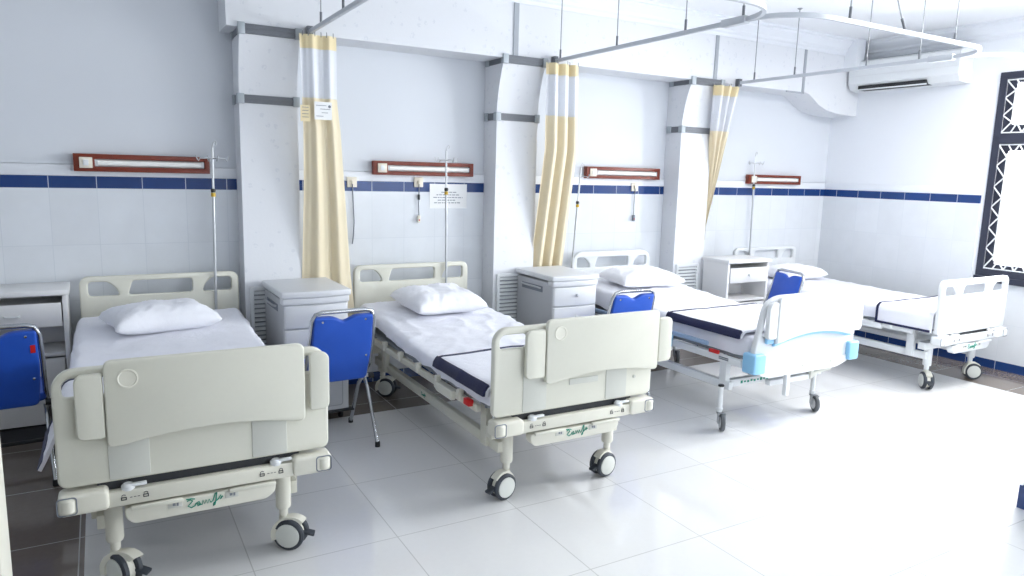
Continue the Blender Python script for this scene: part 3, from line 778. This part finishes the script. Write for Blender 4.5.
blanket('white blanket with narrow navy hem draped over the bed by the right wall', (4.205, .2, 0), 0, .05, .50, .445, .612, .112, .09, band=.018, edge=.014, seed=8.)
blanket('blanket whose navy-tipped corner hangs from the left side of the nearest bed', (-1.361, .0, 0), -.7, .30, .72, .460,.648, .19, .05, band=.035, edge=.006, seed=2., flare=.07)

# ------------------------------------------------------------------ chairs
def chair(label, loc, rz):
    c = thing('folding_chair', label, 'chair', loc, R(rz), 'blue folding chairs between the beds')
    # local: rear of backrest at y = 0, sitter faces +y; backrest leans back towards -y
    def by(z): return .075-.24*(z-.42)
    n = 16
    dip = [(.150*(1-2*k/n), .800-.030*math.exp(-(((1-2*k/n))/.28)**2)) for k in range(n+1)]
    out = rpoly([(-.155, .40, .03), (.155, .40, .03), (.168, .60, .02), (.163, .800, .05)]+[(x, z, .004) for x, z in dip[1:-1]]+[(-.163, .800, .05), (-.168, .60, .02)], .02)
    lean = Matrix.Translation((0, .075, .42)) @ Matrix.Rotation(math.atan(.24), 4, 'X') @ Matrix.Translation((0, 0, -.42))
    b = MB().plate(out, [], -.016, .022, .010, M_=lean).build('backrest', 'blue_fabric', c, ang=50)
    for x, z in ((-.12, .775), (.12, .775), (.14, .55), (-.14, .55)):
        s_ = MB(); s_.disc(lean @ Vector((x, -.016, z)), lean.to_3x3() @ Vector((0, -1, 0)), [(0, .007), (.003, .005)], 12); s_.build('screw', 'chrome', b)
    sp = MB().plate(rrect(-.185, .10, .185, .47, .05), [], -.02, .02, .012, M_=Matrix.Translation((0, 0, .425)) @ Matrix.Rotation(-PI/2, 4, 'X'))
    sp.build('seat', 'blue_fabric', c, ang=50)
    # main frame: hoop over the backrest continuing to the front feet
    pts = []
    for s in (-1, 1):
        leg = [(s*.195, .46, .012), (s*.192, .30, .30), (s*.182, by(.46)+.03, .47), (s*.180, by(.60)+.004, .62), (s*.174, by(.765)+.004, .765), (s*.155, by(.806)+.004, .806), (s*.12, by(.814)+.004, .815)]
        pts += leg if s < 0 else leg[::-1]
    MB().tube(pts, .0115, 12).build('frame', 'chrome', c, ang=60)
    for s in (-1, 1):
        MB().tube([(s*.175, .20, .42), (s*.182, .12, .32), (s*.195, .0, .012)], .0105, 12).build('rear_leg', 'chrome', c, ang=60)
        for y, x in ((.46, .195), (.0, .195)): MB().disc((s*x, y, 0), (0, 0, 1), [(0, .015), (.03, .014)], 12).build('foot', 'rubber', c)
        MB().disc((s*.19, .085, .405), (1, 0, 0), [(-.012, .016), (.012, .016)], 12).build('hinge', 'black', c)
    MB().cyl((-.195, .40, .11), (.195, .40, .11), .010).build('stretcher', 'black', c)
    MB().box(-.19, .19, .12, .145, .385, .405, bev=.004).build('seat_bar', 'grey_plastic', c)
    return c
CH1 = chair('blue folding chair between the two nearest beds, in front of a grey cabinet', (-.527, 1.022, 0), 2)
CH0 = dup(CH1, (-2.105, 1.22, 0), R(4), 'blue folding chair with a small red sticker, at the left edge before a white cabinet')
q = MB().box(.135, .155, -.0185, -.0155, .69, .73, M_=Matrix.Translation((0, .075, .42)) @ Matrix.Rotation(math.atan(.24), 4, 'X') @ Matrix.Translation((0, 0, -.42))).build('sticker', 'red', CH0); q['label'] = 'red sticker'
dup(CH1, (1.455, .98, 0), R(-2), 'blue folding chair showing only its backrest top behind the shifted tray')
dup(CH1, (3.40, 1.30, 0), R(78), 'blue folding chair turned to face the bed with light blue fittings')

# ------------------------------------------------------------------ cabinets
def plastic_cabinet(label, loc, rz):
    c = thing('bedside_cabinet', label, 'cabinet', loc, R(rz), 'grey moulded bedside cabinets')
    w, d = .205, .50                    # half width, depth; front at y = 0 facing -y
    def bow(x): return -.022*(1-(x/w)**2)
    def slab(z0, z1, ex, y1, yo=0., bev=.006, n=10):
        pts = [(-w-ex, y1)]+[(-w-ex+(2*w+2*ex)*k/n, bow((-w+2*w*k/n)*.98)+yo) for k in range(n+1)]+[(w+ex, y1)]
        me = plate_mesh(rpoly(pts, .012, 3), [], z1-z0, bev)
        return me, Matrix.Translation((0, 0, (z0+z1)/2))
    m = MB(); m.add(*slab(.06, .79, -.006, d)); m.build('body', 'grey_side', c, ang=50)
    m = MB(); m.add(*slab(.805, .845, .008, d+.01, -.02, .009)); m.build('top', 'grey_plastic', c, ang=50)
    m = MB(); m.add(*slab(.765, .805, .0, .06, -.012, .006)); m.build('tray_shelf', 'grey_plastic', c, ang=50)
    for z0, z1 in ((.62, .757), (.44, .61)):
        m = MB(); m.add(*slab(z0, z1, -.012, .05, -.012, .006)); do = m.build('drawer', 'grey_plastic', c, ang=50)
        m = MB(); m.disc((.0, bow(0)-.012, (z0+z1)/2+.01), (0, -1, 0), [(0, .012), (.008, .010), (.012, .013), (.018, .010)], 14); m.build('knob', 'grey_plastic', do)
    m = MB(); m.add(*slab(.08, .43, -.012, .05, -.012, .006)); do = m.build('door', 'grey_plastic', c, ang=50)
    m = MB(); m.plate(rrect(-.15, .11, .15, .40, .02), [rrect(-.145, .115, .145, .395, .017)], bow(0)-.014, bow(0)-.011, .001); m.build('moulding', 'grey_side', do)
    for s in (-1, 1):
        m = MB(); m.tube([(s*(w+.0), .15, .735), (s*(w+.02), .15, .742), (s*(w+.02), .40, .742), (s*(w+.0), .40, .735)], .007, 8); m.build('towel_rail', 'grey_side', c)
        m = MB(); m.box(s*(w-.007)-.003, s*(w-.007)+.003, .13, .42, .705, .75); m.build('rail_recess', 'inkgrey', c)
        for y in (.06, d-.05):
            m = MB(); m.disc((s*.16, y, .028), (1, 0, 0), [(-.012, .024), (-.008, .028), (.008, .028), (.012, .024)], 16); m.cyl((s*.16, y+.0, .03), (s*.16, y, .065), .008); m.build('caster', 'rubber', c)
    return c
CAB1 = plastic_cabinet('grey moulded bedside cabinet between the two nearest beds', (-.535, 1.555, 0), 1)
dup(CAB1, (1.385, 1.57, 0), 2, 'grey moulded bedside cabinet left of the bed with light blue fittings').rotation_euler = (0, 0, R(1))

def open_cabinet(label, loc, rz, knob):
    c = thing('bedside_cabinet', label, 'cabinet', loc, R(rz), 'white cabinets with an open shelf')
    w, d, h = .25, .30, .865
    for s in (-1, 1): MB().box(s*w-.012, s*w+.012, .0, d, .0, h-.03, bev=.003).build('side_panel', 'cab_white', c)
    MB().box(-w-.025, w+.025, -.018, d+.01, h-.032, h, bev=.006).build('top', 'cab_white', c)
    MB().box(-w, w, d-.014, d-.002, .05, h-.03).build('back_panel', 'cab_white', c)
    MB().box(-w+.01, w-.01, .01, d-.01, .48, .502, bev=.002).build('shelf', 'cab_white', c)
    do = MB().box(-w+.018, w-.018, -.006, .016, .655, .79, bev=.004).build('drawer', 'cab_white', c)
    MB().box(-w+.02, w-.02, .016, d-.03, .665, .78).build('drawer_box', 'cab_white', do)
    if knob: MB().tube([(-.035, -.006, .725), (-.03, -.022, .725), (.03, -.022, .725), (.035, -.006, .725)], .006, 8).build('handle', 'white_plastic', do)
    else: MB().disc((0, -.006, .725), (0, -1, 0), [(0, .012), (.01, .010), (.014, .015), (.02, .012)], 16).build('knob', 'white_plastic', do)
    MB().box(-w+.018, w-.018, .0, .018, .09, .47, bev=.004).build('door', 'cab_white', c)
    MB().box(-w+.02, w-.02, .03, d-.02, .0, .07).build('plinth', 'darkgap', c)
    return c
open_cabinet('white cabinet with open shelf at the left edge behind the blue chair', (-2.10, 1.955, 0), 0, True)
open_cabinet('white cabinet with drawer knob and open shelf beside the far column', (3.42, 1.755, 0), 0, False)

# ------------------------------------------------------------------ wall lamps, sockets, notice
def bed_lamp(label, x0, x1, z0, z1):
    w = (x1-x0); c = thing('bed_lamp', label, 'wall lamp', ((x0+x1)/2, YB-T, 0), 0, 'red-brown wall lamps above the beds')
    h = w/2; zc = (z0+z1)/2; hh = (z1-z0)/2
    m = MB(); m.plate(rrect(-h, zc-hh, h, zc+hh, .003), [rrect(-h+.11, zc-.022, h-.03, zc+.022, .004)], -.045, .0, .003); m.build('frame', 'wood', c)
    m = MB(); m.box(-h+.105, h-.025, -.012, -.001, zc-.026, zc+.026); m.build('reflector', 'white_plastic', c)
    m = MB(); m.cyl((-h+.125, -.028, zc), (h-.05, -.030, zc), .018, seg=14); m.build('lamp_tube', 'tube', c)
    for s in (-h+.118, h-.045): MB().box(s-.010, s+.012, -.042, -.010, zc-.018, zc+.018, bev=.003).build('lamp_holder', 'grey_plastic', c)
    m = MB(); m.box(-h+.03, -h+.098, -.056, -.045, zc-.032, zc+.032, bev=.003); so = m.build('switch_plate', 'plate', c)
    m = MB(); m.box(-h+.05, -h+.078, -.060, -.055, zc-.018, zc+.018, bev=.002); m.build('switch', 'white_plastic', so)
    return c
bed_lamp('red-brown framed wall lamp above the nearest bed at the left', -1.768, -1.022, 1.522, 1.626)
bed_lamp('red-brown framed wall lamp above the paper notice', .064, .86, 1.541, 1.640)
bed_lamp('red-brown framed wall lamp right of the second curtain', 1.925, 2.728, 1.551, 1.650)
bed_lamp('red-brown framed wall lamp nearest the room corner', 3.86, 4.615, 1.534, 1.624)
def socket(label, x, z, cord, gr='ivory call sockets with hanging cords'):
    c = thing('call_socket', label, 'wall socket', (x, YB-T-.001, z), 0, gr)
    p = MB().box(-.036, .036, -.012, 0, -.036, .036, bev=.004).build('face_plate', 'plate', c)
    MB().box(-.010, .010, -.024, -.011, -.014, .012, bev=.003).build('plug', 'plate', c)
    if cord == 1:
        MB().tube([(0, -.018, -.012), (.003, -.014, -.08), (.008, -.012, -.2), (.012, -.012, -.28), (.006, -.012, -.38), (-.002, -.012, -.44)], .004, 6).build('cord', 'inkgrey', c)
    else:
        MB().tube([(0, -.018, -.012), (.001, -.014, -.08), (-.001, -.012, -.16), (.001, -.014, -.25)], .0035, 6).build('cord', 'inkgrey', c)
        if cord == 2: MB().box(-.008, .008, -.022, -.006, -.13, -.09, bev=.004).build('cord_clip', 'black', c)
        e = MB().box(-.011, .011, -.026, -.006, -.30, -.245, bev=.006).build('call_button', 'plate' if cord == 2 else 'inkgrey', c)
        MB().disc((0, -.026, -.28), (0, -1, 0), [(0, .006), (.003, .004)], 10).build('button', 'red', e)
    return c
socket('ivory socket with long hanging cord beside the nearest curtain', -.083, 1.485, 1)
socket('ivory call socket with cord left of the paper notice', .424, 1.492, 2)
socket('ivory call socket with cord under the lamp right of the second curtain', 2.475, 1.483, 3)
n = thing('paper_notice', 'white paper notice with printed lines taped over the blue tile band', 'notice', (.672, YB-T-.001, 1.39), 0)
MB().box(-.155, .155, -.0015, 0, -.092, .092).build('sheet', 'notice', n)
m = MB()
for k, (a, b) in enumerate(((-.06, .07), (-.10, .09), (-.125, .12), (-.09, .06), (-.12, .10))):
    z = .03-k*.020; x = a
    random.seed(20+k)
    while x < b:
        l = random.uniform(.012, .03); m.box(x, min(b, x+l), -.0022, -.0012, z-.0032, z+.0032); x += l+.006
m.build('printed_lines', 'inkgrey', n)

# ------------------------------------------------------------------ IV poles
def iv_pole(label, x, y, z0, ztop, lean=0., zj=None):
    c = thing('drip_pole', label, 'drip stand', (x, y, 0), 0, 'slim drip poles at the bed heads')
    zj = zj or ztop-.325; xo = lambda z: lean*(z-z0)
    MB().cyl((0, 0, z0), (xo(zj), 0, zj), .0085, seg=12).build('lower_tube', 'pole_steel', c)
    MB().cyl((xo(zj), 0, zj-.02), (xo(ztop), 0, ztop-.03), .007, seg=12).build('upper_tube', 'white_steel', c)
    MB().disc((xo(zj), 0, zj-.022), (0, 0, 1), [(0, .014), (.024, .014)], 12).build('collar', 'yellow', c)
    MB().disc((xo(zj), 0, zj+.004), (0, 0, 1), [(0, .013), (.014, .015), (.024, .012)], 12).build('clamp_knob', 'black', c)
    xt = xo(ztop)
    for a in (10, 100, 190, 280):
        ca, sa = math.cos(R(a)), math.sin(R(a)); zb = ztop-.10
        p = [(xt, 0, zb), (xt+.03*ca, .03*sa, zb+.006), (xt+.075*ca, .075*sa, zb+.004), (xt+.085*ca, .085*sa, zb-.012), (xt+.095*ca, .095*sa, zb+.004), (xt+.10*ca, .10*sa, zb+.022)]
        MB().tube(p, .0035, 8).build('hook', 'pole_steel', c, ang=60)
    p = [(xt, 0, ztop-.03), (xt+.006, 0, ztop), (xt+.018, 0, ztop+.012), (xt+.026, 0, ztop), (xt+.020, 0, ztop-.014)]
    MB().tube(p, .0035, 8).build('hook', 'pole_steel', c, ang=60)
    return c
iv_pole('slim drip pole at the head of the nearest bed, before its wall lamp', -1.037, 2.102, .50, 1.715, .014, 1.405)
iv_pole('slim drip pole standing in front of the paper notice', .583, 2.102, .50, 1.755, -.010, 1.43)
iv_pole('leaning drip pole at the right edge of the second curtain', 1.735, 2.15, .50, 1.66, .06)
iv_pole('slim drip pole in front of the wall lamp nearest the corner', 3.95, 2.222, .50, 1.83, -.03)

# ------------------------------------------------------------------ ceiling curtain tracks
ZK, YK = 2.42, -.18
def arc(cx, cy, r, a0, a1, n=10): return [(cx+r*math.cos(R(a0+(a1-a0)*k/n)), cy+r*math.sin(R(a0+(a1-a0)*k/n)), ZK) for k in range(n+1)]
XT = (-.44, 1.40, 3.35)
def track(label, x0, x1, rods, ystart=1.98):
    c = thing('curtain_track', label, 'curtain track', (0, 0, 0), 0, 'curved ceiling curtain tracks')
    pr = [(-.010, -.012), (.010, -.012), (.010, .012), (-.010, .012)]
    r = .30
    pts = [(x0, ystart, ZK), (x0, 1.2, ZK), (x0, .6, ZK), (x0, .25, ZK)]+arc(x0+r, YK+r, r, 180, 270)[1:]
    if x1: pts += [((x0+x1)/2, YK, ZK)]+arc(x1-r, YK+r, r, 270, 360)+[(x1-.004, .21, ZK)]
    else: pts += [(XR-.9, YK, ZK), (XR-.01, YK, ZK)]
    MB().tube(pts, .0, prof=pr).build('rail', 'track', c, ang=30)
    if x1: MB().box(x1-.022, x1+.022, .10, .27, ZK-.020, ZK+.020, bev=.004).build('sleeve', 'track', c)
    else: MB().box(XR-.03, XR-.0005, YK-.04, YK+.04, ZK-.04, ZK+.04, bev=.004).build('wall_bracket', 'track', c)
    MB().box(x0-.018, x0+.018, ystart-.03, BY-.002, ZK-.03, ZK+.035, bev=.003).build('wall_bracket', 'band', c)
    for (rx, ry, tx, ty) in rods:
        q = MB(); q.cyl((rx, ry, ZK), (rx+tx, ry+ty, H), .0038, seg=8); q.disc((rx+tx, ry+ty, H-.012), (0, 0, 1), [(0, .008), (.012, .022)], 12); ro = q.build('hanger_rod', 'rod', c)
        u = Vector((tx, ty, H-ZK)); p = Vector((rx, ry, ZK))
        q = MB(); q.cyl(p+Vector((0, 0, .012)), p+u*.14, .0075, seg=8); q.build('turnbuckle', 'band', ro)
    return c
track('curved white curtain track starting at the nearest column', XT[0], XT[1], [(XT[0], 1.70, 0, 0), (XT[0], 1.25, 0, 0), (XT[0], .6, 0, 0), (.2, YK, 0, 0), (.8, YK, 0, 0)])
track('curved white curtain track starting at the middle column', XT[1], XT[2], [(XT[1], 1.90, 0, 0), (XT[1], 1.22, 0, 0), (XT[1], .57, 0, 0), (XT[1], .13, 0, 0), (1.86, YK, 0, 0), (2.35, YK, -.10, .12), (2.95, YK+.06, 0, 0)])
track('curved white curtain track starting at the far column and running to the window wall', XT[2], None, [(XT[2], 1.80, 0, 0), (XT[2], 1.38, 0, 0), (XT[2], .74, 0, 0), (XT[2], .34, 0, 0), (3.9, YK, 0, 0), (4.5, YK, 0, 0)])

# ------------------------------------------------------------------ curtains
def curtain(label, xa, xb, y0, ztop, zbot, folds, amp, seed, low, tags=False, zl=1.0, ybot=None):
    """pleated curtain, top from xa to xb; low(s) -> (xa, xb, amp, y) at height fraction s (0 top, 1 bottom)"""
    c = thing('curtain', label, 'curtain', (0, 0, 0), 0, 'yellow privacy curtains at the columns')
    def pt(u, z):
        s = (ztop-z)/(ztop-zbot); a, b, am, yy = low(s)
        ph = u*folds*2*PI
        sw = .35*math.sin(seed+u*5+s*2)
        x = a+(b-a)*(u+.018*math.sin(ph*1.0+seed+s))
        y = yy+am*(math.sin(ph+sw)+.35*math.sin(ph*2.1+seed+s*1.5))
        return (x, y, z)
    def band(name, z0, z1, m, nz, off=0.):
        nu = 120; mb = MB()
        rows = []
        for j in range(nz+1):
            z = z0+(z1-z0)*j/nz; rows.append([pt(i/nu, z) for i in range(nu+1)])
        front = [[(x, y-.001-off, z) for x, y, z in r] for r in rows]; back = [[(x, y+.001-off, z) for x, y, z in r][::-1] for r in rows]
        mb.loft([f+b for f, b in zip(front, back)]); return mb.build(name, m, c, ang=70)
    zh, zm = ztop-.085, ztop-.385
    band('heading_band', zh, ztop, 'band_y', 4); band('mesh_panel', zm, zh, 'mesh', 8); band('cloth', zbot, zm, 'curtain', 40)
    for k in range(6):
        x, y, z = pt((k+.5)/6, ztop-.01)
        MB().tube([(x, y, z), (x, y-.004, z+.02), (x, y, z+.03)], .003, 6).build('hook', 'rod', c)
    if tags:
        x, y, z = pt(.62, 1.92); x2 = x
        lb = MB().box(-.055, .055, -.002, 0, -.055, .055, M_=Matrix.Translation((-.385, 1.885, 1.935))).build('paper_tag', 'notice', c)
        m = MB()
        for k, (a, b) in enumerate(((-.045, .02), (-.02, .045), (-.01, .03), (-.045, .0))): m.box(-.385+a, -.385+b, 1.8815, 1.8828, 1.966-k*.022, 1.969-k*.022)
        m.disc((-.345, 1.882, 1.963), (0, -1, 0), [(0, .009), (.0005, .009)], 14); m.build('printed_lines', 'inkgrey', lb)
        lb = MB().box(-.03, .03, -.002, 0, -.05, .05, M_=Matrix.Translation((-.495, 1.895, 1.915))).build('paper_tag', 'band_y', c)
        m = MB()
        for k in range(4): m.box(-.515, -.475, 1.8915, 1.8928, 1.95-k*.02, 1.953-k*.02)
        m.build('printed_lines', 'inkgrey', lb)
    return c
lerp = lambda a, b, t: a+(b-a)*max(0, min(1, t))
curtain('gathered yellow curtain with white mesh top and paper tags, at the nearest column', 0, 0, 0, 2.40, .45, 2.2, .03, .4,
        lambda s: (lerp(-.515, -.491, s*2), lerp(-.285, -.13, max(0, s-.2)*1.4), lerp(.012, .020, s), lerp(1.93, 2.09, max(0, s-.3)*2.0)), True)
curtain('gathered yellow curtain with white mesh top hanging at the middle column', 0, 0, 0, 2.40, .30, 3.2, .03, 2.1,
        lambda s: (lerp(1.30, 1.335, s), lerp(1.60, 1.67, s), lerp(.02, .032, s), lerp(1.93, 2.15, max(0, s-.3)*2.0)))
curtain('yellow curtain pulled aside behind the far column, narrowing downward', 0, 0, 0, 2.38, 1.0, 3.0, .03, 3.3,
        lambda s: (lerp(3.04, 3.215, s*1.5), lerp(3.33, 3.27, s*1.1), lerp(.03, .02, s), lerp(1.95, 2.2, s*1.1)))

# ------------------------------------------------------------------ air conditioner
ac = thing('air_conditioner', 'white split air conditioner high on the right wall', 'air conditioner', (XR-.001, 1.44, 2.46), R(-90))
# local: x along the wall, front faces -y
prof = [(0, .0), (0, .29), (-.16, .29), (-.205, .27), (-.215, .20), (-.21, .07), (-.17, .01), (-.08, .0)]
MB().loft([[(x, y, z) for y, z in prof] for x in (-.53, .53)]).build('casing', 'white_plastic', ac, ang=30)
MB().box(-.42, .25, -.208, -.10, .002, .045, M_=Matrix.Identity(4)).build('air_slot', 'black', ac)
MB().box(-.43, .26, -.216, -.205, .0, .012, bev=.003, M_=Matrix.Identity(4)).build('flap', 'white_plastic', ac)
MB().box(-.50, .50, -.15, -.02, .288, .296, bev=.002).build('top_grille', 'inkgrey', ac)
MB().box(-.52, .52, -.216, -.21, .135, .138).build('panel_seam', 'grey_plastic', ac)
ds = thing('smoke_detector_box', 'small white box on the right wall above the window', 'junction box', (XR-.001, .98, 2.66), R(-90))
MB().box(-.05, .05, -.05, 0, -.035, .035, bev=.008).build('casing', 'white_plastic', ds)
MB().box(-.03, .03, -.053, -.049, -.006, .006).build('seam', 'grey_plastic', ds)

# ------------------------------------------------------------------ light
w = bpy.data.worlds.new('daylight'); bpy.context.scene.world = w; w.use_nodes = True
bg = w.node_tree.nodes['Background']; bg.inputs[0].default_value = (.86, .93, 1, 1); bg.inputs[1].default_value = 2.5
def area(name, loc, rot, sx, sy, power, col):
    l = bpy.data.lights.new(name, 'AREA'); l.shape = 'RECTANGLE'; l.size = sx; l.size_y = sy; l.energy = power; l.color = col
    o = bpy.data.objects.new(name, l); C.objects.link(o); o.location = loc; o.rotation_euler = rot; return o
day = (.93, .97, 1.)
area('window_daylight', (XR+.13, (W1[0]+W1[1])/2, 1.66), (0, R(90), 0), 1.65, 2.3, 560, day)
area('window_daylight', (XR+.13, (W2[0]+W2[1])/2, 1.66), (0, R(90), 0), 1.65, 1.8, 300, day)
area('window_daylight', ((F0+F1)/2, YF-.15, 1.7), (R(90), 0, 0), F1-F0-.1, 1.5, 60, day)

def fill_lamp(label, x, y, power):  # unseen lamps, added to brighten the right end of the back wall
    c = thing('fill_lamp', label, 'fill lamp', (x, y, H), 0, 'added fill lamps over the aisle')
    f = MB(); f.box(-.62, .62, -.15, .15, -.075, -.001, bev=.01); f.build('housing', 'white_plastic', c)
    for s in (-.07, .07): MB().cyl((-.59, s, -.092), (.59, s, -.092), .013).build('lamp_tube', 'tube', c)
    area('fill_lamp_light', (x, y, H-.12), (0, 0, 0), 1.2, .28, power, (1., .98, .95))
fill_lamp('added fill lamp over the aisle before the bed by the right wall', 4.1, -.45, 54)
fill_lamp('added fill lamp over the aisle before the bed with light blue fittings', 3.0, -1.0, 22)

# ------------------------------------------------------------------ camera
cam = bpy.data.cameras.new('camera'); co = bpy.data.objects.new('camera', cam); C.objects.link(co)
fpx, cx, cy, cz, yw, pt, rl = 717.3794, -1.6482, -2.7608, 1.5819, .5227, .1596, .0267
F = Vector((math.sin(yw)*math.cos(pt), math.cos(yw)*math.cos(pt), -math.sin(pt)))
Rt = Vector((math.cos(yw), -math.sin(yw), 0)); Up = Rt.cross(F)
R2 = math.cos(rl)*Rt+math.sin(rl)*Up; U2 = math.cos(rl)*Up-math.sin(rl)*Rt
mw = Matrix(((R2.x, U2.x, -F.x, cx), (R2.y, U2.y, -F.y, cy), (R2.z, U2.z, -F.z, cz), (0, 0, 0, 1)))
co.matrix_world = mw
cam.sensor_width = 36; cam.lens = fpx/1024*36; cam.clip_start = .02
sc = bpy.context.scene; sc.camera = co
sc.view_settings.view_transform = 'Standard'; sc.view_settings.look = 'None'; sc.view_settings.gamma = 1; sc.view_settings.use_curve_mapping = False
sc.view_settings.exposure = .13
sc.cycles.use_denoising = True
sc.cycles.max_bounces = 10; sc.cycles.diffuse_bounces = 6; sc.cycles.transparent_max_bounces = 12
